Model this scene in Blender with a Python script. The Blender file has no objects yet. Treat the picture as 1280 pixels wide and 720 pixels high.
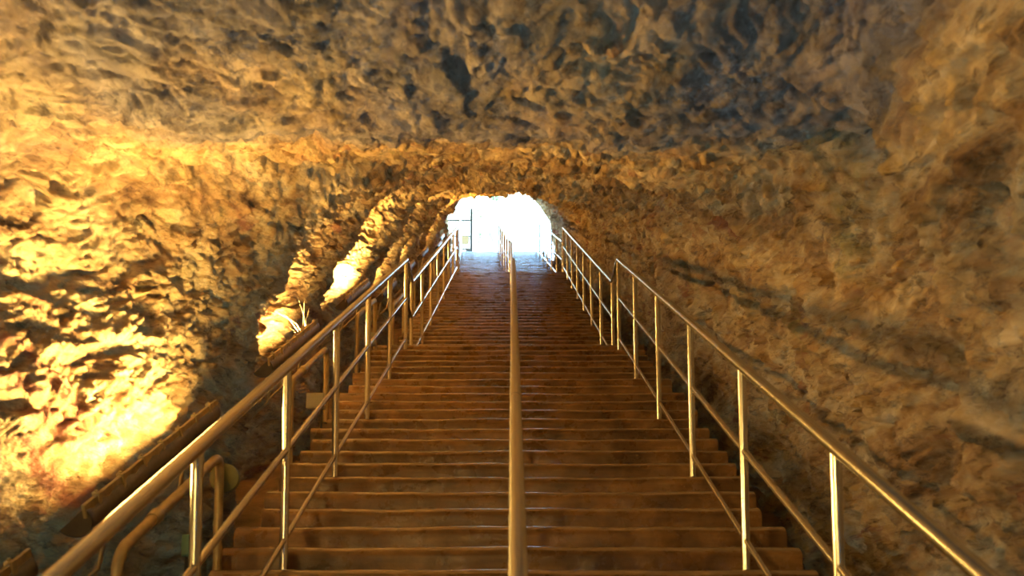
import bpy, math, random
import numpy as np
from mathutils import Vector, Matrix

random.seed(7)
SC = bpy.context.scene
COL = SC.collection
PI = math.pi

# ------------------------------------------------------------------ stairs layout
RISE, TREAD, SL = 0.16, 0.30, 0.16 / 0.30
FLIGHTS = [(1, 33, 1.807), (34, 67, 12.41), (68, 96, 23.36)]      # first nosing, last nosing (landing), y of the first


def nose_y(k):
    for a, b, y in FLIGHTS:
        if a <= k <= b:
            return y + (k - a) * TREAD


LX = [-20.0, FLIGHTS[0][2] - TREAD]
LZ = [0.0, 0.0]
for a, b, y in FLIGHTS:
    LX += [y, nose_y(b)]
    LZ += [a * RISE, b * RISE]
LX.append(80.0)
LZ.append(LZ[-1])
# ends of the landings: the nosing line goes flat, then on up
NX, NZ = [-20, 1.507], [0, 0]
for i, (a, b, y) in enumerate(FLIGHTS):
    NX += [y - TREAD + .001, nose_y(b)]
    NZ += [(a - 1) * RISE, b * RISE]
NX.append(80.0)
NZ.append(NZ[-1])


def nl(y):
    """height of the line through the nosings"""
    return float(np.interp(y, NX, NZ))


PIV_Y, TURN = 22.9, math.tan(math.radians(2.6))


def drift(y):
    """the top flight veers a little to the left"""
    return -max(0.0, y - PIV_Y) * TURN


# ------------------------------------------------------------------ helpers
def mesh_obj(name, verts, faces, mat, parent=None, smooth=True, origin=None):
    me = bpy.data.meshes.new(name)
    o = Vector((0, 0, 0))
    if parent is not None:
        o = world_loc(parent)
    elif origin is not None:
        o = Vector(origin)
    me.from_pydata([(v[0] - o.x, v[1] - o.y, v[2] - o.z) for v in verts], [], faces)
    me.update()
    if smooth:
        me.polygons.foreach_set('use_smooth', [True] * len(me.polygons))
    if mat:
        me.materials.append(mat)
    ob = bpy.data.objects.new(name, me)
    COL.objects.link(ob)
    if parent is not None:
        ob.parent = parent
    elif origin is not None:
        ob.location = o
    return ob


def world_loc(o):
    v = Vector(o.location)
    while o.parent is not None:
        o = o.parent
        v += o.location
    return v


def empty(name, loc):
    o = bpy.data.objects.new(name, None)
    o.empty_display_size = .1
    COL.objects.link(o)
    o.location = loc
    return o


def tag(o, label, cat, group=None):
    o['label'] = label
    o['category'] = cat
    if group:
        o['group'] = group
    return o


class MB:
    def __init__(self):
        self.v, self.f = [], []

    def box(self, lo, hi):
        n = len(self.v)
        for z in (lo[2], hi[2]):
            self.v += [(lo[0], lo[1], z), (hi[0], lo[1], z), (hi[0], hi[1], z), (lo[0], hi[1], z)]
        self.f += [tuple(n + i for i in q) for q in
                   ((0, 3, 2, 1), (4, 5, 6, 7), (0, 1, 5, 4), (1, 2, 6, 5), (2, 3, 7, 6), (3, 0, 4, 7))]
        return self

    def obox(self, c, ax, ay, az, sx, sy, sz):
        n = len(self.v)
        c, ax, ay, az = Vector(c), Vector(ax).normalized(), Vector(ay).normalized(), Vector(az).normalized()
        for k in (-1, 1):
            for i, j in ((-1, -1), (1, -1), (1, 1), (-1, 1)):
                self.v.append(tuple(c + ax * (i * sx / 2) + ay * (j * sy / 2) + az * (k * sz / 2)))
        self.f += [tuple(n + i for i in q) for q in
                   ((0, 3, 2, 1), (4, 5, 6, 7), (0, 1, 5, 4), (1, 2, 6, 5), (2, 3, 7, 6), (3, 0, 4, 7))]
        return self

    def tube(self, pts, r, seg=16, cap=True):
        pts = [Vector(p) for p in pts]
        n0 = len(self.v)
        N = len(pts)
        rr = r if isinstance(r, (list, tuple)) else [r] * N
        up = None
        for i, p in enumerate(pts):
            if i == 0:
                t = pts[1] - pts[0]
            elif i == N - 1:
                t = pts[-1] - pts[-2]
            else:
                t = (pts[i + 1] - p).normalized() + (p - pts[i - 1]).normalized()
            t.normalize()
            if up is None:
                a = Vector((1, 0, 0)) if abs(t.x) < .9 else Vector((0, 0, 1))
                up = (a - t * a.dot(t)).normalized()
            else:
                up = (up - t * up.dot(t)).normalized()
            bi = t.cross(up)
            for s in range(seg):
                a = 2 * PI * s / seg
                self.v.append(tuple(p + (up * math.cos(a) + bi * math.sin(a)) * rr[i]))
        for i in range(N - 1):
            for s in range(seg):
                a, b = n0 + i * seg + s, n0 + i * seg + (s + 1) % seg
                self.f.append((a, b, b + seg, a + seg))
        if cap:
            self.f.append(tuple(n0 + s for s in range(seg))[::-1])
            self.f.append(tuple(n0 + (N - 1) * seg + s for s in range(seg)))
        return self

    def build(self, name, mat, parent=None, smooth=False, bevel=0, origin=None):
        o = mesh_obj(name, self.v, self.f, mat, parent, smooth, origin)
        if bevel:
            m = o.modifiers.new('Bevel', 'BEVEL')
            m.width = bevel
            m.segments = 2
            m.limit_method = 'ANGLE'
        if smooth:
            m = o.modifiers.new('EdgeSplit', 'EDGE_SPLIT')
            m.split_angle = math.radians(50)
        return o


def rounded(pts, r=.06, n=6):
    """polyline with its corners turned into arcs"""
    pts = [Vector(p) for p in pts]
    out = [pts[0]]
    for i in range(1, len(pts) - 1):
        a, b, c = pts[i - 1], pts[i], pts[i + 1]
        d1, d2 = (a - b), (c - b)
        k = min(r, d1.length * .45, d2.length * .45)
        p1, p2 = b + d1.normalized() * k, b + d2.normalized() * k
        for j in range(n + 1):
            t = j / n
            out.append(p1 * (1 - t) ** 2 + b * 2 * t * (1 - t) + p2 * t * t)
    out.append(pts[-1])
    return out


# ------------------------------------------------------------------ materials
def new_mat(name):
    m = bpy.data.materials.new(name)
    m.use_nodes = True
    nt = m.node_tree
    b = nt.nodes['Principled BSDF']
    return m, nt, b


def ramp(nt, stops, src):
    n = nt.nodes.new('ShaderNodeValToRGB')
    e = n.color_ramp.elements
    while len(e) < len(stops):
        e.new(.5)
    for el, (p, c) in zip(e, stops):
        el.position = p
        el.color = (*c, 1) if len(c) == 3 else c
    nt.links.new(src, n.inputs[0])
    return n.outputs[0]


def noise(nt, vec, scale, detail=6, rough=.6, dist=0.0):
    n = nt.nodes.new('ShaderNodeTexNoise')
    n.inputs['Scale'].default_value = scale
    n.inputs['Detail'].default_value = detail
    n.inputs['Roughness'].default_value = rough
    n.inputs['Distortion'].default_value = dist
    if vec is not None:
        nt.links.new(vec, n.inputs['Vector'])
    return n.outputs[0]


def mapping(nt, scale=(1, 1, 1), rot=(0, 0, 0)):
    tc = nt.nodes.new('ShaderNodeTexCoord')
    mp = nt.nodes.new('ShaderNodeMapping')
    mp.inputs['Scale'].default_value = scale
    mp.inputs['Rotation'].default_value = rot
    nt.links.new(tc.outputs['Object'], mp.inputs[0])
    return mp.outputs[0]


def mix(nt, fac, a, b, mode='MIX'):
    n = nt.nodes.new('ShaderNodeMix')
    n.data_type = 'RGBA'
    n.blend_type = mode
    for s, v in ((n.inputs[0], fac), (n.inputs[6], a), (n.inputs[7], b)):
        if hasattr(v, 'links'):
            nt.links.new(v, s)
        elif isinstance(v, (int, float)):
            s.default_value = v
        else:
            s.default_value = (*v, 1)
    return n.outputs[2]


def bump(nt, height, strength, dist, normal=None):
    n = nt.nodes.new('ShaderNodeBump')
    n.inputs['Strength'].default_value = strength
    n.inputs['Distance'].default_value = dist
    nt.links.new(height, n.inputs['Height'])
    if normal is not None:
        nt.links.new(normal, n.inputs['Normal'])
    return n.outputs[0]


def rock_material():
    m, nt, b = new_mat('cave_rock')
    v = mapping(nt)
    vs = mapping(nt, (1.0, .55, 1.6), (.5, .15, 0))                # bedding tilted up the slope
    c1 = ramp(nt, [(.30, (.15, .065, .02)), (.43, (.40, .215, .07)), (.56, (.60, .39, .145)), (.72, (.76, .56, .27))],
              noise(nt, vs, 2.6, 10, .68, .7))
    red = ramp(nt, [(.60, (0, 0, 0)), (.68, (1, 1, 1))], noise(nt, vs, 1.7, 6, .6, .8))
    c2 = mix(nt, red, c1, (.34, .13, .05))
    moss = ramp(nt, [(.60, (0, 0, 0)), (.72, (.55, .55, .55))], noise(nt, v, 1.15, 7, .7, .3))
    c3 = mix(nt, moss, c2, (.20, .21, .055))
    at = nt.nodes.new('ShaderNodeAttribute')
    at.attribute_name = 'grey_dim_stone'
    g = ramp(nt, [(.33, (.035, .03, .026)), (.5, (.12, .10, .082)), (.66, (.27, .225, .17))], noise(nt, vs, 3.1, 9, .66, .8))  # grey rock tones, darkened so the near roof looks dim
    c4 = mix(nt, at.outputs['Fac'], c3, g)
    pit_shade = ramp(nt, [(.33, (.20, .13, .08)), (.47, (1, 1, 1))], noise(nt, vs, 8, 8, .7, .5))  # dark blotches painted in for the shade of pits
    c5 = mix(nt, .85, c4, pit_shade, 'MULTIPLY')
    # open cracks between the flakes
    wn = nt.nodes.new('ShaderNodeTexNoise')
    wn.inputs['Scale'].default_value = 5
    wn.inputs['Detail'].default_value = 4
    nt.links.new(vs, wn.inputs['Vector'])
    wm = nt.nodes.new('ShaderNodeMix')
    wm.data_type = 'VECTOR'
    wm.inputs[0].default_value = .38
    nt.links.new(vs, wm.inputs[4])
    nt.links.new(wn.outputs['Color'], wm.inputs[5])
    vo = nt.nodes.new('ShaderNodeTexVoronoi')
    vo.feature = 'DISTANCE_TO_EDGE'
    vo.inputs['Scale'].default_value = 8.5
    nt.links.new(wm.outputs[1], vo.inputs['Vector'])
    crack = ramp(nt, [(.0, (0, 0, 0)), (.07, (1, 1, 1))], vo.outputs['Distance'])
    part = ramp(nt, [(.46, (0, 0, 0)), (.58, (1, 1, 1))], noise(nt, v, 1.9, 5, .6))
    keep = mix(nt, part, (1, 1, 1), crack)
    c6 = mix(nt, .35, c5, keep, 'MULTIPLY')
    nt.links.new(c6, b.inputs['Base Color'])
    b.inputs['Roughness'].default_value = .8
    b.inputs['Specular IOR Level'].default_value = .25
    n0 = bump(nt, keep, .8, .03)
    n1 = bump(nt, noise(nt, vs, 9, 12, .8, .7), 1.0, .11, n0)
    n2 = bump(nt, noise(nt, v, 42, 5, .7), .7, .014, n1)
    nt.links.new(n2, b.inputs['Normal'])
    return m


def step_material():
    m, nt, b = new_mat('step_concrete')
    v = mapping(nt)
    vw = mapping(nt, (.35, 1, 3))
    c = ramp(nt, [(.28, (.055, .027, .011)), (.5, (.165, .085, .031)), (.72, (.29, .155, .06))], noise(nt, v, 2.6, 9, .65, .4))
    d = ramp(nt, [(.35, (.5, .45, .4)), (.6, (1, 1, 1))], noise(nt, vw, 4.0, 7, .7))
    nt.links.new(mix(nt, .8, c, d, 'MULTIPLY'), b.inputs['Base Color'])
    r = ramp(nt, [(.35, (.2, .2, .2)), (.65, (.42, .42, .42))], noise(nt, v, 6, 6, .6))
    nt.links.new(r, b.inputs['Roughness'])
    n1 = bump(nt, noise(nt, v, 7, 8, .7, .5), .5, .02)
    n2 = bump(nt, noise(nt, v, 60, 3, .6), .25, .004, n1)
    nt.links.new(n2, b.inputs['Normal'])
    return m


def metal(name, col, rough, metallic=1.0, bs=.0, var=.06):
    m, nt, b = new_mat(name)
    v = mapping(nt)
    n = noise(nt, v, 14, 5, .6)
    nt.links.new(ramp(nt, [(.3, tuple(x * (1 - var) for x in col)), (.7, col)], n), b.inputs['Base Color'])
    b.inputs['Metallic'].default_value = metallic
    nt.links.new(ramp(nt, [(.3, (rough * .9,) * 3), (.7, (rough * 1.1,) * 3)], noise(nt, v, 30, 4, .6)), b.inputs['Roughness'])
    if bs:
        nt.links.new(bump(nt, noise(nt, v, 60, 4, .6), bs, .003), b.inputs['Normal'])
    return m


def plain(name, col, rough=.6, var=.25, scale=8, bs=.2):
    m, nt, b = new_mat(name)
    v = mapping(nt)
    nt.links.new(ramp(nt, [(.3, tuple(x * (1 - var) for x in col)), (.7, tuple(min(1, x * (1 + var)) for x in col))],
                      noise(nt, v, scale, 6, .6)), b.inputs['Base Color'])
    b.inputs['Roughness'].default_value = rough
    if bs:
        nt.links.new(bump(nt, noise(nt, v, scale * 4, 5, .6), bs, .01), b.inputs['Normal'])
    return m


def emit(name, col, s):
    m, nt, b = new_mat(name)
    b.inputs['Base Color'].default_value = (*col, 1)
    b.inputs['Emission Color'].default_value = (*col, 1)
    b.inputs['Emission Strength'].default_value = s
    return m


M_ROCK = rock_material()
M_STEP = step_material()
M_EDGE = plain('worn_step_edge', (.26, .17, .10), .23, .3, 7, .03)
M_EDGE.node_tree.nodes['Principled BSDF'].inputs['Specular IOR Level'].default_value = 1.0
M_STEEL = metal('brushed_steel', (.74, .70, .62), .24)
M_PIPE = metal('painted_pipe', (.50, .40, .24), .42, .55, bs=.08, var=.3)
M_TROUGH = plain('trough_sheet', (.15, .125, .11), .5, .3, 9, .3)
M_RIM = plain('trough_rim', (.52, .42, .24), .5, .3, 14, .4)
M_DISC = plain('dull_green_housing', (.17, .17, .08), .6)
M_BOX = plain('pale_plastic', (.55, .52, .40), .5, .1)
M_TEAL = plain('teal_plastic', (.12, .30, .27), .45, .15)
M_TWIG = plain('dry_stalk', (.26, .20, .11), .8)
M_GATE = metal('gate_iron', (.035, .037, .04), .5, .5)
M_SIGN = plain('white_sign', (.9, .9, .9), .4, .03, 6, .0)
M_FLOOR = plain('cave_floor', (.22, .14, .08), .7, .4, 5, .6)
M_LIME = plain('pale_limestone', (.75, .72, .66), .9, .25, 3, .8)
M_LEAF = plain('shrub_leaves', (.16, .26, .08), .6, .4, 12, .0)  # plain leaf green
M_LAMP = emit('warm_lamp_tube', (1.0, .62, .22), 6)
M_CABLE = plain('black_cable', (.03, .03, .03), .5)


# ------------------------------------------------------------------ noise for the rock
def _h(ix, iy, iz, seed):
    h = (ix.astype(np.uint32) * np.uint32(374761393) + iy.astype(np.uint32) * np.uint32(668265263)
         + iz.astype(np.uint32) * np.uint32(2147483647) + np.uint32(seed * 974634777 & 0xffffffff))
    h = (h ^ (h >> np.uint32(13))) * np.uint32(1274126177)
    h = (h ^ (h >> np.uint32(16))) * np.uint32(2246822519)
    return h ^ (h >> np.uint32(15))


def gnoise(P, seed):
    F = np.floor(P)
    I = F.astype(np.int64)
    f = P - F
    u = f * f * f * (f * (f * 6 - 15) + 10)
    out = np.zeros(len(P))
    for dx in (0, 1):
        wx = u[:, 0] if dx else 1 - u[:, 0]
        for dy in (0, 1):
            wy = u[:, 1] if dy else 1 - u[:, 1]
            for dz in (0, 1):
                wz = u[:, 2] if dz else 1 - u[:, 2]
                h = _h(I[:, 0] + dx, I[:, 1] + dy, I[:, 2] + dz, seed)
                gx = (h & np.uint32(1023)).astype(float) / 511.5 - 1
                gy = ((h >> np.uint32(10)) & np.uint32(1023)).astype(float) / 511.5 - 1
                gz = ((h >> np.uint32(20)) & np.uint32(1023)).astype(float) / 511.5 - 1
                out += wx * wy * wz * (gx * (f[:, 0] - dx) + gy * (f[:, 1] - dy) + gz * (f[:, 2] - dz))
    return out


def fbm(P, seed, octs=4, gain=.5, ridge=False):
    o, a, t = np.zeros(len(P)), 1.0, 0.0
    for i in range(octs):
        n = gnoise(P * 2.03 ** i + i * 17.3, seed + i)
        if ridge:
            n = .5 - np.abs(n) * 2
        o += a * n
        t += a
        a *= gain
    return o / t


def facets(P, seed):
    """nearest cell: a tilted plane in each cell, and the crack between cells"""
    I = np.floor(P).astype(np.int64)
    d1 = np.full(len(P), 1e9)
    d2 = np.full(len(P), 1e9)
    val = np.zeros(len(P))
    for dx in (-1, 0, 1):
        for dy in (-1, 0, 1):
            for dz in (-1, 0, 1):
                J = I + np.array([dx, dy, dz])
                h = _h(J[:, 0], J[:, 1], J[:, 2], seed)
                h2 = _h(J[:, 0], J[:, 1], J[:, 2], seed + 91)
                c = np.stack([(h & np.uint32(1023)), (h >> np.uint32(10)) & np.uint32(1023), (h >> np.uint32(20)) & np.uint32(1023)], 1) / 1023.0 + J
                g = np.stack([(h2 & np.uint32(1023)), (h2 >> np.uint32(10)) & np.uint32(1023), (h2 >> np.uint32(20)) & np.uint32(1023)], 1) / 511.5 - 1
                D = P - c
                d = (D * D).sum(1)
                v = (D * g).sum(1) + .35 * g[:, 0]
                near = d < d1
                d2 = np.where(near, d1, np.minimum(d2, d))
                val = np.where(near, v, val)
                d1 = np.where(near, d, d1)
    return val, np.sqrt(d2) - np.sqrt(d1)


# ------------------------------------------------------------------ the cave
# cross-sections, (x, height above the line of the stair nosings), from the left foot over the roof to the right foot
def sec(left, top, right):
    return left + top + right


R_STD = [(1.25, 2.15), (1.75, 1.75), (2.02, 1.2), (2.22, .5), (2.45, -.1), (2.15, -.9)]
SECTIONS = [
    (-6.0, sec([(-3, -.9), (-3.3, -.2), (-3.5, .5), (-3.5, 1.1), (-3.3, 1.8), (-2.9, 2.5)], [(-2.0, 3.2), (-.7, 3.4), (.7, 3.4)],
               [(2.0, 3.2), (2.7, 2.5), (3.0, 1.6), (3.0, .8), (2.9, -.1), (2.6, -.9)])),
    (0.5, sec([(-2.6, -.9), (-2.7, -.2), (-2.9, .5), (-3.0, 1.1), (-3.0, 1.7), (-2.8, 2.2)], [(-2.1, 2.6), (-.8, 2.75), (.5, 2.75)],
              [(1.4, 2.7), (1.9, 2.1), (2.2, 1.4), (2.3, .7), (2.4, -.1), (2.2, -.9)])),
    (3.0, sec([(-2.4, -.9), (-2.5, -.2), (-2.6, .4), (-2.75, .95), (-2.9, 1.5), (-2.8, 2.0)], [(-2.4, 2.4), (-.9, 2.50), (.4, 2.50)],
              [(1.35, 2.50), (1.62, 2.0), (1.95, 1.35), (2.15, .6), (2.3, -.1), (2.15, -.9)])),
    (3.9, sec([(-2.3, -.9), (-2.4, -.2), (-2.5, .35), (-2.62, .95), (-2.88, 1.55), (-2.88, 2.05)], [(-2.45, 2.4), (-.9, 2.47), (.5, 2.47)],
              [(1.42, 2.50), (1.66, 2.05), (1.94, 1.4), (2.08, .7), (2.3, -.1), (2.15, -.9)])),
    (4.4, sec([(-2.3, -.9), (-2.4, -.2), (-2.45, .35), (-2.55, .95), (-2.85, 1.6), (-2.9, 2.1)], [(-2.5, 2.42), (-.9, 2.46), (.5, 2.46)],
               [(1.95, 2.42), (2.28, 1.9), (2.30, 1.35), (2.25, .6), (2.38, -.1), (2.15, -.9)])),
    (5.3, sec([(-2.25, -.9), (-2.3, -.2), (-2.32, .35), (-2.38, .9), (-2.62, 1.5), (-2.45, 2.0)], [(-1.85, 2.33), (-.8, 2.44), (.5, 2.44)],
              [(1.5, 2.33), (1.95, 1.85), (2.08, 1.3), (2.15, .55), (2.4, -.1), (2.15, -.9)])),
    (6.9, sec([(-2.1, -.9), (-2.08, -.2), (-2.04, .3), (-2.0, .75), (-1.86, 1.3), (-1.5, 1.88)], [(-1.0, 2.2), (-.4, 2.36), (.45, 2.36)],
              R_STD)),
    (8.3, sec([(-2.5, -.9), (-2.55, -.2), (-2.55, .3), (-2.55, .8), (-2.48, 1.35), (-2.1, 2.0)], [(-1.25, 2.32), (-.5, 2.44), (.45, 2.40)],
              [(1.22, 2.2), (1.66, 1.75), (1.95, 1.2), (2.2, .5), (2.45, -.1), (2.15, -.9)])),
    (9.7, sec([(-2.1, -.9), (-2.06, -.2), (-2.02, .3), (-1.98, .75), (-1.82, 1.3), (-1.42, 1.85)], [(-.9, 2.15), (-.35, 2.32), (.45, 2.34)],
              [(.95, 2.17), (1.4, 1.76), (1.84, 1.2), (2.15, .5), (2.4, -.1), (2.15, -.9)])),
]
LREC = [(-2.5, -.9), (-2.55, -.2), (-2.52, .3), (-2.48, .8), (-2.40, 1.35), (-2.02, 1.95)]
LRIB = [(-2.1, -.9), (-2.06, -.2), (-2.02, .3), (-1.96, .75), (-1.78, 1.3), (-1.42, 1.83)]
RFAR = [(1.2, 2.2), (1.75, 1.85), (2.1, 1.3), (2.25, .5), (2.4, -.1), (2.15, -.9)]
for i, y in enumerate((11.2, 12.8, 14.3, 15.8, 17.3, 18.8, 20.4, 22.0, 23.6, 25.2, 26.8, 28.4, 30.0)):
    SECTIONS.append((y, sec((LREC if i % 2 == 0 else LRIB), [(-1.1, 2.28), (-.45, 2.38), (.45, 2.38)], RFAR)))
EXIT = [(-1.75, -.9), (-1.75, -.2), (-1.66, .3), (-1.75, .9), (-1.72, 1.55), (-1.50, 2.05), (-.85, 2.38), (-.25, 2.5), (.4, 2.5),
        (.95, 2.34), (1.45, 1.85), (1.78, 1.35), (2.0, .8), (2.05, .0), (2.0, -.9)]
SECTIONS.append((31.3, EXIT))
SECTIONS.append((32.2, [(x * 1.03, t if t < .3 else t * 1.02) for x, t in EXIT]))
SECTIONS.append((32.6, [(x * 3.0, t if t < .2 else t * 2.2 + .6) for x, t in EXIT]))
SECTIONS.append((33.0, [(x * 8.0, t if t < .2 else t * 6 + 2) for x, t in EXIT]))


def build_cave():
    ys = list(np.arange(-6.0, 1.6, .12)) + list(np.arange(1.6, 8.2, .016))
    while ys[-1] < 32.2:
        ys.append(ys[-1] + .0024 * ys[-1])
    ys += list(np.linspace(ys[-1] + .1, 33.0, 14))
    ys = np.array(ys)
    NV = 640
    SY = np.array([s[0] for s in SECTIONS])
    CP = np.array([s[1] for s in SECTIONS])                        # sections x 15 x 2

    # smooth along the stairs (monotone-ish cubic), then a Catmull-Rom across each section
    def hermite(x):
        i = np.clip(np.searchsorted(SY, x) - 1, 0, len(SY) - 2)
        h = SY[i + 1] - SY[i]
        t = (x - SY[i]) / h
        d = np.diff(CP, axis=0) / np.diff(SY)[:, None, None]

        def slope(j):
            if j <= 0 or j >= len(SY) - 1:
                return np.zeros_like(d[0])
            a, b = d[j - 1], d[j]
            return np.where(a * b > 0, 2 * a * b / (a + b + 1e-12), 0)
        m0, m1 = slope(i), slope(i + 1)
        return ((2 * t**3 - 3 * t**2 + 1) * CP[i] + (t**3 - 2 * t**2 + t) * h * m0
                + (-2 * t**3 + 3 * t**2) * CP[i + 1] + (t**3 - t**2) * h * m1)

    def section(cp):
        c = np.vstack([2 * cp[0] - cp[1], cp, 2 * cp[-1] - cp[-2]])
        pts = []
        for i in range(1, len(c) - 2):
            p0, p1, p2, p3 = c[i - 1], c[i], c[i + 1], c[i + 2]
            for t in np.linspace(0, 1, 16, endpoint=False):
                pts.append(.5 * ((2 * p1) + (p2 - p0) * t + (2 * p0 - 5 * p1 + 4 * p2 - p3) * t * t + (3 * p1 - p0 - 3 * p2 + p3) * t**3))
        pts.append(c[-2])
        pts = np.array(pts)
        s = np.concatenate([[0], np.cumsum(np.linalg.norm(np.diff(pts, axis=0), axis=1))])
        u = np.linspace(0, s[-1], NV)
        return np.stack([np.interp(u, s, pts[:, 0]), np.interp(u, s, pts[:, 1])], 1)

    NY = len(ys)
    G = np.zeros((NY, NV, 3))
    T = np.zeros((NY, NV))
    for j, y in enumerate(ys):
        q = section(hermite(y))
        w = np.clip((q[:, 1] - .9) / 1.3, 0, 1)
        w = w * w * (3 - 2 * w)
        base = nl(y)
        kink = nl(4.35) - .02 * (4.35 - y)                          # the roof over the foot of the stairs is level
        d = base - kink
        hi = kink + .5 * (d + math.sqrt(d * d + .01))
        G[j, :, 0] = q[:, 0] + drift(y)
        G[j, :, 1] = y
        G[j, :, 2] = q[:, 1] + base * (1 - w) + (hi if y < 6.5 else base) * w
        T[j] = q[:, 1]

    def normals(G):
        du = np.gradient(G, axis=0)
        dv = np.gradient(G, axis=1)
        n = np.cross(dv, du)
        return n / (np.linalg.norm(n, axis=2, keepdims=True) + 1e-12)

    n = normals(G)
    # make the normals point into the cave
    ctr = np.stack([np.array([drift(y) for y in ys]), ys, np.array([nl(y) + 1.0 for y in ys])], 1)[:, None, :]
    if ((ctr - G) * n).sum() < 0:
        n = -n
    P = G.reshape(-1, 3)
    # bedding: rotate so that layers climb with the stairs
    a = math.radians(28)
    Q = np.stack([P[:, 0], P[:, 1] * math.cos(a) + P[:, 2] * math.sin(a), -P[:, 1] * math.sin(a) + P[:, 2] * math.cos(a)], 1)
    Wp = np.stack([fbm(Q * .9 + 5, 11, 3), fbm(Q * .9 + 25, 12, 3), fbm(Q * .9 + 45, 13, 3)], 1) * .55
    Qw = Q + Wp
    S = np.array([.8, .8, 1.5])                                    # slabs stretched up the slope
    d = .16 * fbm(Q * .65, 1, 3) * 1.6
    f1, e1 = facets(Qw * S * 1.5, 31)
    f2, e2 = facets(Qw * S * 3.6 + 9, 32)
    f3, e3 = facets(Qw * S * 8.0 + 3, 33)
    d += .060 * f1 - .02 * np.exp(-(e1 / .05) ** 2)
    d += .050 * f2 - .014 * np.exp(-(e2 / .06) ** 2)
    d += .040 * f3 - .006 * np.exp(-(e3 / .08) ** 2)
    d += .045 * fbm(Qw * S * 2.2, 5, 5, .6, True)
    d += .070 * fbm(Qw * S * 8.0, 6, 4, .68)
    pit = fbm(Qw * S * 5.5 + 70, 9, 3)
    d -= .035 * np.clip((pit - .16) / .12, 0, 1)
    # creases between the flakes
    c1 = fbm(Qw * S * 3.4 + 31, 21, 3, .45)
    c2 = fbm(Qw * S * 7.5 + 57, 24, 2, .45)
    d -= .055 * np.exp(-np.abs(c1) / .022) + .034 * np.exp(-np.abs(c2) / .028)
    # vertical grooves down the far right wall
    y_, x_ = P[:, 1], P[:, 0]
    far = np.clip((y_ - 9.5) / 2, 0, 1)
    d += np.where(x_ > .6, .07 * far * fbm(np.stack([x_ * .5, y_ * 1.6, P[:, 2] * .25], 1), 8, 3, .5, True), 0)
    roof = np.clip((T.ravel() - 2.0) / .3, 0, 1) * np.clip((5.0 - y_) / .6, 0, 1)
    damp = np.clip((33.4 - y_) / 1.0, .2, 1) * (1 - .4 * roof)
    D = (d * damp).reshape(NY, NV, 1)
    G2 = G + n * D
    # keep the walkway clear
    x, t, dr = G2[:, :, 0], T, np.array([drift(y) for y in ys])[:, None]
    lim = np.where(t < 1.15, 1.80, np.maximum(1.80 - (t - 1.15) * 1.1, .0))
    lo, hi = -lim - .12 + dr, lim + .04 + dr
    inside_l = (np.arange(NV)[None, :] < NV // 2) & (x > lo) & (t < 2.0)
    inside_r = (np.arange(NV)[None, :] >= NV // 2) & (x < hi) & (t < 2.0)
    x = np.where(inside_l, lo + (x - lo) * .15, x)
    x = np.where(inside_r, hi + (x - hi) * .15, x)
    far_out = ys[:, None] > 31.0
    G2[:, :, 0] = np.where(far_out, G2[:, :, 0], x)
    N2 = normals(G2)
    if ((ctr - G2) * N2).sum() < 0:
        N2 = -N2
    # grey stone on the level roof, spread leftward to dim it by colour
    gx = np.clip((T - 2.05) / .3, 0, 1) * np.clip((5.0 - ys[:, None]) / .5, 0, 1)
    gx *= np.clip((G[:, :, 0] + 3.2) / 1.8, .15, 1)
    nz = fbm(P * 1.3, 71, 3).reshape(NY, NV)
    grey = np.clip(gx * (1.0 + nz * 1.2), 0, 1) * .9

    # a closed back behind the foot of the stairs
    cuts = [0, int(NV * .36), int(NV * .64), NV - 1]
    for name, a0, a1 in (('wall_left', cuts[0], cuts[1]), ('ceiling', cuts[1], cuts[2]), ('wall_right', cuts[2], cuts[3])):
        sub = G2[:, a0:a1 + 1].reshape(-1, 3)
        w = a1 - a0 + 1
        j, i = np.meshgrid(np.arange(NY - 1), np.arange(w - 1), indexing='ij')
        q0 = (j * w + i).ravel()
        quads = np.stack([q0, q0 + w, q0 + w + 1, q0 + 1], 1)
        me = bpy.data.meshes.new(name)
        me.vertices.add(len(sub))
        me.vertices.foreach_set('co', sub.ravel())
        me.loops.add(quads.size)
        me.loops.foreach_set('vertex_index', quads.ravel().astype(np.int32))
        me.polygons.add(len(quads))
        me.polygons.foreach_set('loop_start', np.arange(0, quads.size, 4).astype(np.int32))
        me.polygons.foreach_set('use_smooth', np.ones(len(quads), bool))
        me.update(calc_edges=True)
        me.validate()
        fn = me.polygons[len(quads) // 2].normal
        at = me.attributes.new('grey_dim_stone', 'FLOAT', 'POINT')
        at.data.foreach_set('value', grey[:, a0:a1 + 1].ravel())
        ns = N2[:, a0:a1 + 1].reshape(-1, 3)
        if fn.dot(Vector(ns[quads[len(quads) // 2][0]])) < 0:
            me.flip_normals()
        me.normals_split_custom_set_from_vertices(ns.tolist())
        me.materials.append(M_ROCK)
        o = bpy.data.objects.new(name, me)
        COL.objects.link(o)
        o['kind'] = 'structure'
    # back wall of the chamber behind
    back = G2[0]
    c = back.mean(0) + np.array([0, -.8, 0])
    vs, fs = [], []
    R = 24
    idx = np.linspace(0, NV - 1, 120).astype(int)
    for r in range(R + 1):
        k = r / R
        for i in idx:
            p = back[i] * (1 - k) + c * k
            vs.append(p)
    vs = np.array(vs)
    vs[:, 1] -= (fbm(vs * 1.2, 91, 4) * .5)
    vs[:120] = back[idx]
    fs = [(r * 120 + i, r * 120 + (i + 1) % 120, (r + 1) * 120 + (i + 1) % 120, (r + 1) * 120 + i) for r in range(R) for i in range(120)]
    o = mesh_obj('wall_back', [tuple(v) for v in vs], fs, M_ROCK)
    o['kind'] = 'structure'


build_cave()

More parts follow.
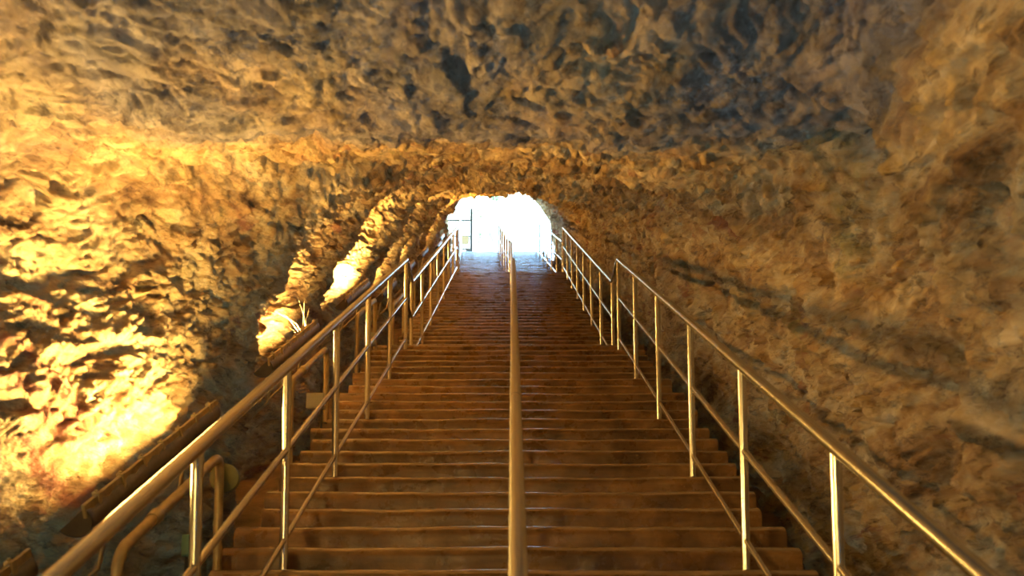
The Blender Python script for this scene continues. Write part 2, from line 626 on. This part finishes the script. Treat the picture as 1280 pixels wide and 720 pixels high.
def build_floor():
    """trodden floor behind the camera, then the rough gully the stairs are built over"""
    ys = np.concatenate([np.arange(-7.5, 1.5, .25), np.arange(1.5, 33.0, .07)])
    xs = np.linspace(-3.6, 3.6, 110)
    Y, X = np.meshgrid(ys, xs, indexing='ij')
    Z = np.array([nl(y) for y in ys])[:, None] - .62 * np.clip((Y - 1.5) / 1.2, 0, 1)
    P = np.stack([X.ravel(), Y.ravel(), Z.ravel()], 1)
    f, e = facets(P * 3.0, 61)
    amp = np.clip((Y.ravel() - 1.7) / .5, 0, 1)
    dz = (.05 * f + .07 * fbm(P * 1.8, 62, 4)) * amp * np.clip((33 - Y.ravel()), 0, 1) - .12 * amp
    P[:, 2] += np.where(amp > 0, np.minimum(dz, .1), 0)
    P[:, 0] += np.array([drift(y) for y in P[:, 1]])
    n, m = len(ys), len(xs)
    fs = [(j * m + i, j * m + i + 1, (j + 1) * m + i + 1, (j + 1) * m + i) for j in range(n - 1) for i in range(m - 1)]
    o = mesh_obj('floor', [tuple(p) for p in P], fs, M_FLOOR)
    o['kind'] = 'structure'


build_floor()


# ------------------------------------------------------------------ the stairs
def step_block(y0, y1, z, drop, seedk, x0=-1.67, x1=1.72):
    """one step with worn rounded nosing and rough ends"""
    rnd = random.Random(seedk)
    nx = 44
    e0, e1 = x0 + rnd.uniform(-.05, .05), x1 + rnd.uniform(-.05, .05)
    prof = [(y1, -drop), (y1, 0), (y0 + .14, 0), (y0 + .085, -.003), (y0 + .050, -.014), (y0 + .018, -.033), (y0 + .003, -.056),
            (y0, -.07), (y0 + .002, -.12), (y0 + .004, -RISE - .004), (y0 + .004, -drop)]
    ph = [rnd.uniform(0, 6.28) for _ in range(6)]
    v, f = [], []
    for i in range(nx + 1):
        x = e0 + (e1 - e0) * i / nx
        wob = .004 * math.sin(x * 2.3 + ph[0]) + .003 * math.sin(x * 6.1 + ph[1]) + .0018 * math.sin(x * 17 + ph[2])
        dz = .003 * math.sin(x * 1.9 + ph[3]) + .002 * math.sin(x * 9 + ph[4])
        wear = -.004 * (math.exp(-((x + .62) / .38) ** 2) + math.exp(-((x - .68) / .38) ** 2))
        for j, (yy, zz) in enumerate(prof):
            fr = 1 if 2 <= j <= 8 else 0
            v.append((x + drift(yy), yy + wob * fr, z + zz + (dz + wear if 2 <= j <= 5 else 0)))
    m = len(prof)
    for i in range(nx):
        for j in range(m):
            a, b = i * m + j, i * m + (j + 1) % m
            f.append((a, b, b + m, a + m))
    f.append(tuple(range(m))[::-1])
    f.append(tuple(nx * m + j for j in range(m)))
    return v, f


FL_LAB = ['lowest brown concrete stair flight, widest in view, rising from the foot to the first landing',
          'middle concrete stair flight with wet glints, between the two landings',
          'topmost concrete stair flight, blue with daylight, ending at the bright cave mouth']
for n, (ka, kb, y) in enumerate(FLIGHTS):
    root = empty('stair_flight', (drift(y), y, (ka - 1) * RISE))
    tag(root, FL_LAB[n], 'stairs', 'concrete stair flights')
    for k in range(ka, kb + 1):
        yk = nose_y(k)
        z = k * RISE
        if k < kb:
            v, f = step_block(yk, yk + TREAD - .002, z, .34, k)
            nm = 'step'
        else:
            yn = FLIGHTS[n + 1][2] if n < 2 else yk + 1.2
            v, f = step_block(yk, yn - .002, z, .34, k)
            nm = 'landing'
        o = mesh_obj(nm, v, f, M_STEP, root)
        o.data.materials.append(M_EDGE)
        mi = np.zeros(len(f), np.int32)
        for i in range(44):
            mi[i * 11 + 1:i * 11 + 5] = 1
        o.data.polygons.foreach_set('material_index', mi)
        es = o.modifiers.new('EdgeSplit', 'EDGE_SPLIT')
        es.split_angle = math.radians(60)


# ------------------------------------------------------------------ the tube railings
H_TOP, H_MID, H_BOT = 1.10, .60, .075
POSTS = [11.3 - 1.5 * j for j in range(6, -1, -1)], [11.95 + 1.5 * j for j in range(8)], [22.9 + 1.45 * j for j in range(7)]


def rz(i, y):
    """nosing line of flight i carried on to y"""
    a, b, y0 = FLIGHTS[i]
    return a * RISE + (y - y0) * SL


def tread_z(y):
    for a, b, y0 in FLIGHTS:
        for k in range(a, b + 1):
            yk = nose_y(k)
            ye = yk + TREAD
            if k == b:
                ye = {33: 12.41, 67: 23.36, 96: 34}[k]
            if yk <= y < ye:
                return k * RISE
    return 0.0


def side_railing(X0, X1, label):
    """continuous railing with level links over the landings; X runs X0 -> X1 along the first flight"""
    def xx(y):
        return X0 + (X1 - X0) * min(1, max(0, (y - 2.3) / 9.0)) + drift(y)
    root = empty('tube_railing', (xx(2.3), 2.3, tread_z(2.3)))
    tag(root, label, 'railing', 'stair railings')
    for nm, h, r in (('handrail', H_TOP, .030), ('middle_rail', H_MID, .0185)):
        pts = []
        for i, ps in enumerate(POSTS):
            ya, yb = ps[0] - (.42 if i == 0 else 0), ps[-1]
            for y in (ya, yb):
                pts.append((xx(y), y, rz(i, y) + h))
        if nm == 'handrail':
            y = POSTS[0][0] - .42
            pts = [(xx(y), y, rz(0, y) + H_MID)] + pts
        MB().tube(rounded(pts, .05), r, 20).build(nm, M_STEEL, root, True)
    for i, ps in enumerate(POSTS):
        a = ps[0] - (.30 if i == 0 else 0)
        pts = [(xx(a), a, rz(i, a) + H_BOT), (xx(ps[-1]), ps[-1], rz(i, ps[-1]) + H_BOT)]
        MB().tube(pts, .0165, 14).build('bottom_rail', M_STEEL, root, True)
        for y in ps:
            top = rz(i, y) + H_TOP - .02
            MB().tube([(xx(y), y, tread_z(y) - .004), (xx(y), y, top)], .0245, 18) \
                .build('post', M_STEEL, root, True)
    return root


side_railing(-1.30, -1.29, 'long steel tube railing beside the lamp-lit wall, left edge of the stairs')
side_railing(1.365, 1.40, 'long steel tube railing beside the dark gutter, right edge of the stairs')

CX = [(lambda y: .030 + .0042 * (y - 2.6)), (lambda y: .065), (lambda y: .04 + drift(y) * 1.1)]
CLAB = ['thick central steel handrail dividing the lowest stair flight, seen end on',
        'central steel handrail of the middle stair flight, mostly hidden behind the lower one',
        'slanting central railing of the topmost flight, dark against the white daylight']
CENTRE_POSTS = [POSTS[0][:-1] + [11.2], POSTS[1][:5], POSTS[2]]
for i, ps in enumerate(CENTRE_POSTS):
    fx = CX[i]
    root = empty('centre_railing', (fx(ps[0]), ps[0], tread_z(ps[0])))
    tag(root, CLAB[i], 'railing', 'stair railings')
    ya = ps[0] - (.42 if i == 0 else 0)
    pts = [(fx(ya), ya, rz(i, ya) + H_TOP), (fx(ps[-1]), ps[-1], rz(i, ps[-1]) + H_TOP)]
    if i == 0:
        pts = [(fx(ya), ya, rz(0, ya) + H_MID)] + pts
    rail = MB().tube(rounded(pts, .05), .029, 22).build('handrail', M_STEEL, root, True)
    if i == 0:                                                      # joint sleeves where two pipes meet
        for y in (4.62, 7.55):
            d = Vector((0, 1, SL)).normalized()
            c = Vector((fx(y), y, rz(0, y) + H_TOP))
            MB().tube([c - d * .03, c + d * .03], .0305, 22).build('joint_sleeve', M_STEEL, rail, True)
    if i == 2:
        pts = [(fx(y), y, rz(i, y) + H_MID) for y in (ps[0], ps[-1])]
        MB().tube(pts, .0185, 14).build('middle_rail', M_STEEL, root, True)
    for y in ps:
        MB().tube([(fx(y), y, tread_z(y) - .004), (fx(y), y, rz(i, y) + H_TOP - .02)], .0235, 18).build('post', M_STEEL, root, True)

# ------------------------------------------------------------------ old pipe hoops along the left wall
ORD = ['nearest', 'second', 'third', 'fourth', 'fifth', 'sixth', 'seventh', 'eighth', 'ninth', 'tenth']
XH = -1.645
for j, ya in enumerate([3.93, 6.95, 9.95, 13.0, 16.0, 19.0]):
    yb = ya + 1.35
    xa, xb = XH - .03, XH - .03
    za, zb = nl(ya) - .25, nl(yb) - .12
    ha = nl(ya) + .60
    hb = nl(yb) + .58
    root = empty('pipe_hoop', (xa, ya, za))
    tag(root, f'{ORD[j]} bent metal pipe hoop going up between left railing and rock wall' if j else
        'nearest bent metal pipe hoop with a coupling, between left railing and rock wall', 'pipe', 'pipe hoops by the left wall')
    d = Vector((xb - xa, yb - ya, hb - ha)).normalized()
    pts = rounded([(xa, ya, za), (xa, ya, ha), (xb, yb, hb), (xb, yb, zb)], .11, 7)
    pipe = MB().tube(pts, .026, 18).build('pipe', M_PIPE, root, True)
    c = Vector((xa, ya, ha)) + d * .42
    MB().tube([c, c + d * .012, c + d * .07, c + d * .08], [.031, .036, .036, .031], 18).build('coupling', M_PIPE, pipe, True)
    MB().tube([(xb, yb, nl(yb) + .16), (xb, yb, nl(yb) + .19)], .030, 18).build('collar', M_PIPE, pipe, True)

# ------------------------------------------------------------------ light troughs
UP = Vector((0, 1, SL)).normalized()
ACR = Vector((1, 0, 0))
NRM = ACR.cross(UP).normalized()                                    # perpendicular to the slope, upward
TROUGH_X = -1.93
CROSS = .85


def trough(ya, yb, label, power, x=TROUGH_X, dz=.69, seg=True, clamps=7):
    xm = x + drift((ya + yb) / 2)
    c = Vector((xm, (ya + yb) / 2, nl((ya + yb) / 2) + dz))
    L = (yb - ya) * math.sqrt(1 + SL * SL)
    root = empty('lamp_trough', c)
    tag(root, label, 'light', 'lamp troughs by the left wall')
    R = .085
    # sheet: an arc from the stair side, round the underside, to the wall side
    v, f = [], []
    A = [math.radians(a) for a in np.linspace(48, -142, 15)]
    NL = 25
    for i in range(NL):
        s = -L / 2 + L * i / (NL - 1)
        rib = .006 * math.cos(i * PI)                               # pressed ribs
        for th, (ro) in ((0, R), (1, R - .006)):
            for a in A:
                r = ro + (rib if i * 2 < NL else 0)
                v.append(tuple(c + UP * s + ACR * (math.cos(a) * r) + NRM * (math.sin(a) * r * .9)))
    m = len(A)
    for i in range(NL - 1):
        for th in (0, 1):
            for q in range(m - 1):
                a = (i * 2 + th) * m + q
                f.append((a, a + 1, a + 1 + 2 * m, a + 2 * m) if th else (a, a + 2 * m, a + 1 + 2 * m, a + 1))
        for q in (0, m - 1):
            a = i * 2 * m + q
            f.append((a, a + m, a + 3 * m, a + 2 * m))
    sheet = mesh_obj('trough_sheet', v, f, M_TROUGH, root)
    # end plates
    for s in (-1, 1):
        o = c + UP * (s * (L / 2 - .004))
        ring = [o + ACR * (math.cos(a) * R) + NRM * (math.sin(a) * R * .9) for a in A]
        vv = [tuple(p + UP * .004) for p in ring] + [tuple(p - UP * .004) for p in ring]
        ff = [tuple(range(m)), tuple(range(2 * m - 1, m - 1, -1))] + [(q, q + m, q + m + 1, q + 1) for q in range(m - 1)] + [(m - 1, 2 * m - 1, m, 0)]
        mesh_obj('end_plate', vv, ff, M_TROUGH, sheet, False)
    # rim band along the stair side, slightly wavy, with clamps
    rc = c + ACR * (math.cos(A[0]) * R + .004) + NRM * (math.sin(A[0]) * R * .9 - .012)
    rim = MB().obox(rc, ACR, UP, NRM, .016, L + .02, .064).build('rim', M_RIM, root, False, .004)
    for i in range(clamps):
        s = -L / 2 + L * (i + .5) / clamps
        o = rc + UP * s
        mb = MB()
        mb.obox(o + ACR * .011, ACR, UP, NRM, .010, .028, .082)
        mb.obox(o + NRM * .036, ACR, UP, NRM, .034, .028, .012)
        mb.obox(o - ACR * .011 + NRM * .012, ACR, UP, NRM, .010, .028, .05)
        mb.tube([tuple(o + NRM * .040), tuple(o + NRM * .052)], .008, 8)
        mb.build('clamp', M_RIM, rim, False, .002)
    # lamp tube inside
    MB().tube([tuple(c - UP * (L * .44) - NRM * .02), tuple(c + UP * (L * .44) - NRM * .02)], .015, 10).build('lamp_tube', M_LAMP, root, True)
    # brackets down to the rock
    for s in (-.3, .3):
        p = c + UP * (L * s) - NRM * (R * .9)
        MB().tube([tuple(p + NRM * .01), tuple(p - Vector((.05, 0, .30))), tuple(p - Vector((.32, 0, .55)))], .012, 8).build('bracket', M_PIPE, root, True)
    # trough lamp up the near wall, plus an added fill brightening the far wall
    for nm, aim, e, wd, spread in (('wall_side_light', NRM * .76 - ACR * .65, power, .10, 165), ('far_side_light', NRM * .75 + ACR * .66, (power if power < 230 else power * .28) * CROSS, .16, 150)):
        ld = bpy.data.lights.new(nm, 'AREA')
        ld.shape = 'RECTANGLE'
        ld.size = L * (.6 if nm[0] == 'w' else .85)
        ld.size_y = wd
        ld.energy = e
        ld.spread = math.radians(spread)
        ld.color = (1.0, .72, .29) if nm[0] == 'w' else (1.0, .60, .15)
        lo = bpy.data.objects.new(nm, ld)
        COL.objects.link(lo)
        lo.parent = root
        lo.location = NRM * .035 - ACR * .02 + UP * .32 if nm[0] == 'w' else NRM * .17 - ACR * .03
        zax = -aim.normalized()                                     # a lamp shines along its -z
        lo.rotation_euler = Matrix((UP, zax.cross(UP).normalized(), zax)).transposed().to_euler()
    return root


TR = [(1.85, 3.60), (4.05, 5.80), (7.05, 8.80), (10.3, 12.0), (13.3, 14.9), (16.3, 17.8), (19.2, 20.7), (22.6, 24.1), (25.6, 27.1), (28.5, 30.0)]
TL = ['ribbed metal lamp trough cut off by the bottom left corner of the photo',
      'ribbed metal lamp trough with clamps below the largest white glare on rock',
      'dark lamp trough with dry twigs on it, below the narrow white glare',
      'short dark lamp trough behind the railing, third one up the stairs',
      'small lamp trough past the first landing, fourth one up the stairs',
      'small lamp trough halfway up the middle flight, fifth one up the stairs',
      'small lamp trough near the second landing, sixth one up the stairs',
      'tiny lamp trough at the second landing, seventh one up the stairs',
      'tiny lamp trough beside the topmost flight, eighth one up the stairs',
      'tiny lamp trough nearest the cave mouth, ninth one up the stairs']
POW = [13, 225, 480, 440, 380, 320, 280, 200, 120, 60]
for j, (a, b) in enumerate(TR):
    trough(a, b, TL[j], POW[j])

# ------------------------------------------------------------------ small things by the left wall
def at(px, py, depth):
    """a point of the place that lies along a given sight line, at a true distance ahead"""
    u = (px - 635) / 1150 * depth
    w = (701 - py) / 1150 * depth
    p = math.radians(4.9)
    return Vector((u, depth * math.cos(p) - w * math.sin(p), 1.521 + depth * math.sin(p) + w * math.cos(p)))


# round lamp housing hanging on the first hoop
c = Vector((-1.66, 5.34, nl(5.34) + .42))
root = empty('round_housing', c)
tag(root, 'round dull green lamp housing on the nearest pipe hoop, behind the left railing', 'light')
MB().tube([tuple(c + Vector((0, y, 0))) for y in (-.03, -.026, .0, .03, .05)], [.075, .085, .088, .08, .05], 28).build('housing', M_DISC, root, True)
MB().tube([tuple(c + Vector((0, y, 0))) for y in (-.034, -.03)], [.066, .074], 28).build('face_plate', M_DISC, root, True)
MB().tube([tuple(c + Vector((-.085, .02, 0))), tuple(c + Vector((-.02, .02, 0)))], .012, 10).build('mount', M_PIPE, root, True)

c = Vector((-1.755, 5.0, nl(5.0) + .17))
root = empty('junction_box', c)
tag(root, 'small teal junction box low behind the left railing, by the nearest pipe hoop', 'box', 'junction boxes')
MB().box(c + Vector((-.024, -.02, -.06)), c + Vector((.024, .03, .06))).build('case', M_TEAL, root, False, .006)
MB().box(c + Vector((-.02, -.026, -.052)), c + Vector((.02, -.0205, .052))).build('cover', M_TEAL, root, False, .004)
MB().tube([c + Vector((0, .0, -.058)), c + Vector((0, .0, -.28))], .010, 8).build('conduit', M_CABLE, root, True)

c = Vector((-1.72, 8.02, nl(8.02) + .16))
root = empty('junction_box', c)
tag(root, 'small pale junction box on the foot of the second pipe hoop', 'box', 'junction boxes')
MB().box(c + Vector((-.07, -.02, -.07)), c + Vector((.09, .04, .07))).build('case', M_BOX, root, False, .006)
MB().box(c + Vector((-.064, -.027, -.062)), c + Vector((.084, -.0205, .062))).build('cover', M_BOX, root, False, .004)
MB().tube([c + Vector((.06, .02, -.068)), c + Vector((.06, .02, -.25))], .010, 8).build('conduit', M_CABLE, root, True)

c = Vector((-1.72, 11.15, nl(11.15) + .10))
root = empty('junction_box', c)
tag(root, 'tiny pale junction box near the first landing, beside the left railing', 'box', 'junction boxes')
MB().box(c + Vector((-.07, -.02, -.08)), c + Vector((.08, .05, .08))).build('case', M_BOX, root, False, .006)
MB().box(c + Vector((-.064, -.027, -.072)), c + Vector((.074, -.0205, .072))).build('cover', M_BOX, root, False, .004)

# dry twigs caught on the second trough in view
base = Vector((TROUGH_X + .03, 8.35, nl(8.35) + .70))
root = empty('dry_twigs', base)
tag(root, 'thin dry twigs standing out of the dark lamp trough, against the rock', 'plant')
rnd = random.Random(5)
for i, (dx, dy, dz) in enumerate(((-.10, .05, .42), (-.02, .12, .34), (-.22, -.05, .20), (.04, -.10, .25), (-.16, .20, .12), (-.20, -.25, .10))):
    p0 = base + Vector((rnd.uniform(-.02, .02), rnd.uniform(-.15, .15), -.06))
    p3 = p0 + Vector((dx, dy, dz + .06))
    mid = (p0 + p3) / 2 + Vector((rnd.uniform(-.03, .03), rnd.uniform(-.03, .03), .03))
    MB().tube([p0, mid, p3], [.0028, .0024, .0014], 6).build('twig', M_TWIG, root, True)

# ------------------------------------------------------------------ outside the cave mouth
g = MB().box((-14, 32.965, 14.9), (12, 60, 15.355)).build('ground', M_LIME)
g['kind'] = 'structure'


def cliff():
    xs, zs = np.linspace(-7.5, 1.2, 80), np.linspace(15.2, 24, 80)
    X, Z = np.meshgrid(xs, zs)
    P = np.stack([X.ravel(), np.zeros(X.size), Z.ravel()], 1)
    f, e = facets(P * 1.3 + 40, 77)
    y = 40 + .35 * (Z.ravel() - 15) * .4 - .35 * f + fbm(P * .6, 50, 4) * .8
    front = np.stack([P[:, 0], y, P[:, 2]], 1)
    back = front.copy()
    back[:, 1] = 45
    n = len(front)
    v = np.vstack([front, back])
    fs = []
    for j in range(79):
        for i in range(79):
            a = j * 80 + i
            fs.append((a, a + 1, a + 81, a + 80))
    edge = [i for i in range(80)] + [j * 80 + 79 for j in range(1, 80)] + [79 * 80 + i for i in range(78, -1, -1)] + [j * 80 for j in range(78, 0, -1)]
    for a, b in zip(edge, edge[1:] + edge[:1]):
        fs.append((a, a + n, b + n, b))
    o = mesh_obj('cliff', [tuple(p) for p in v], fs, M_LIME)
    tag(o, 'pale rock face outside the cave mouth, washed out by daylight', 'rock')


cliff()


def shrub(c, r, label, seed):
    rnd = random.Random(seed)
    root = empty('shrub', c)
    tag(root, label, 'plant', 'shrubs on the pale rock face')
    v, f = [], []
    for i in range(160):
        d = Vector((rnd.gauss(0, 1), rnd.gauss(0, .6), rnd.gauss(0, 1.2)))
        p = Vector(c) + d * r * .45
        a = Vector((rnd.gauss(0, 1), rnd.gauss(0, 1), rnd.gauss(0, 1))).normalized()
        b = a.cross(Vector((rnd.gauss(0, 1), rnd.gauss(0, 1), rnd.gauss(0, 1)))).normalized()
        n = len(v)
        w = .055
        v += [tuple(p - a * w), tuple(p - b * w * .45), tuple(p + a * w), tuple(p + b * w * .45)]
        f.append((n, n + 1, n + 2, n + 3))
    mesh_obj('foliage', v, f, M_LEAF, root)
    MB().tube([Vector(c) + Vector((0, .35, -.3)), Vector(c) + Vector((0, .1, -.1)), Vector(c)], .015, 6).build('stem', M_TWIG, root, True)


shrub(at(597, 271, 40.3), .42, 'small green shrub on the pale rock face beside the gate post, upper one', 1)
shrub(at(599, 294, 40.3), .36, 'small green shrub low on the pale rock face, beneath another shrub', 2)
shrub(at(620, 246, 40.3), .25, 'tiny dark tuft near the top of the cave mouth', 3)

# gate leaf
gy = 33.25
gz = 15.365
root = empty('iron_gate', (-1.37, gy, gz))
tag(root, 'dark iron bar gate standing open against the left side of the cave mouth', 'gate')
xr, xl = -1.37, -2.35
MB().box((xr - .035, gy - .035, gz), (xr + .035, gy + .035, gz + 2.25)).build('gate_post', M_GATE, root, False, .004)
MB().box((xl - .02, gy - .02, gz + .06), (xl + .02, gy + .02, gz + 2.25)).build('frame_stile', M_GATE, root, False, .003)
for h in (.08, .70, 1.19, 1.80):
    MB().box((xl + .022, gy - .017, gz + h - .018), (xr - .037, gy + .017, gz + h + .018)).build('crossbar', M_GATE, root, False, .003)
for i in range(1, 10):
    x = xl + (xr - xl) * i / 10
    MB().tube([(x, gy + .022, gz + .08), (x, gy + .022, gz + 2.2)], .0075, 8).build('bar', M_GATE, root, True)
MB().box((xr - .20, gy - .03, gz + .55), (xr - .04, gy + .03, gz + .66)).build('lock_case', M_GATE, root, False, .004)
sgn = empty('sign_panel', (-1.66, gy - .05, gz + 1.0))
tag(sgn, 'blank white sign board hanging on the iron gate', 'sign')
MB().box((-1.90, gy - .058, gz + .86), (-1.47, gy - .046, gz + 1.17)).build('board', M_SIGN, sgn, False, .003)
for x in (-1.86, -1.51):
    MB().tube([(x, gy - .05, gz + 1.16), (x, gy - .03, gz + 1.20)], .004, 6).build('wire', M_GATE, sgn, True)

# small stone on the top step
rv = []
from math import sin, cos
o = Vector((.92, 32.4, 15.36))
vs, fs = [], []
for i in range(9):
    for j in range(14):
        a, b = PI * i / 8, 2 * PI * j / 14
        r = .10 * (1 + .18 * sin(3 * b + i) + .12 * cos(5 * a + j))
        vs.append((o.x + r * sin(a) * cos(b), o.y + r * sin(a) * sin(b), o.z + .075 + r * .95 * cos(a)))
for i in range(8):
    for j in range(14):
        a, b = i * 14 + j, i * 14 + (j + 1) % 14
        fs.append((a, b, b + 14, a + 14))
st = mesh_obj('stone', vs, fs, M_LIME, None, True, o)
tag(st, 'small grey stone on the top landing, against the white daylight', 'rock')

# ------------------------------------------------------------------ light
w = bpy.data.worlds.new('World')
SC.world = w
w.use_nodes = True
bg = w.node_tree.nodes['Background']
bg.inputs[0].default_value = (.36, .66, 1.0, 1)
bg.inputs[1].default_value = 34.0

pd = bpy.data.lights.new('daylight_portal', 'AREA')
pd.shape = 'RECTANGLE'
pd.size, pd.size_y = 5.2, 4.0
pd.cycles.is_portal = True
po = bpy.data.objects.new('daylight_portal', pd)
COL.objects.link(po)
po.location = (-.2, 33.05, 17.0)
po.rotation_euler = (-PI / 2, 0, 0)


def unseen_warm_light(loc, target, energy, size, col=(1, .62, .17)):
    d = bpy.data.lights.new('unseen_warm_light', 'AREA')
    d.size = size
    d.energy = energy
    d.color = col
    d.spread = math.radians(85)
    o = bpy.data.objects.new('unseen_warm_light', d)
    COL.objects.link(o)
    o.location = loc
    o.rotation_euler = (Vector(target) - Vector(loc)).to_track_quat('-Z', 'Y').to_euler()


# behind the camera, unseen: added fill for the right wall, then a warm lamp
unseen_warm_light((-2.4, -.3, 3.2), (2.1, 6.2, 5.0), 42, .5)
unseen_warm_light((-1.9, -3.0, 2.3), (0.3, 8, 3.2), 9, .6)

# ------------------------------------------------------------------ camera
cd = bpy.data.cameras.new('Camera')
cd.sensor_width = 36
cd.lens = 1150 / 1280 * 36
cd.shift_x = 5 / 1280
cd.shift_y = (701 - 360) / 1280
cd.clip_start = .05
cd.clip_end = 300
cd.dof.use_dof = True
cd.dof.focus_distance = 13
cd.dof.aperture_fstop = 2.8
co = bpy.data.objects.new('Camera', cd)
COL.objects.link(co)
co.location = (0, 0, 1.521)
co.rotation_euler = (math.radians(90 + 4.9), 0, 0)
SC.camera = co

SC.view_settings.view_transform = 'Standard'
SC.view_settings.look = 'None'
SC.view_settings.gamma = 1
SC.view_settings.exposure = 0
SC.view_settings.use_curve_mapping = False
cy = SC.cycles
cy.use_denoising = True
try:
    cy.denoiser = 'OPENIMAGEDENOISE'
except Exception:
    pass
cy.max_bounces = 8
cy.diffuse_bounces = 5
cy.glossy_bounces = 3
cy.sample_clamp_indirect = 6
cy.caustics_reflective = False
cy.caustics_refractive = False
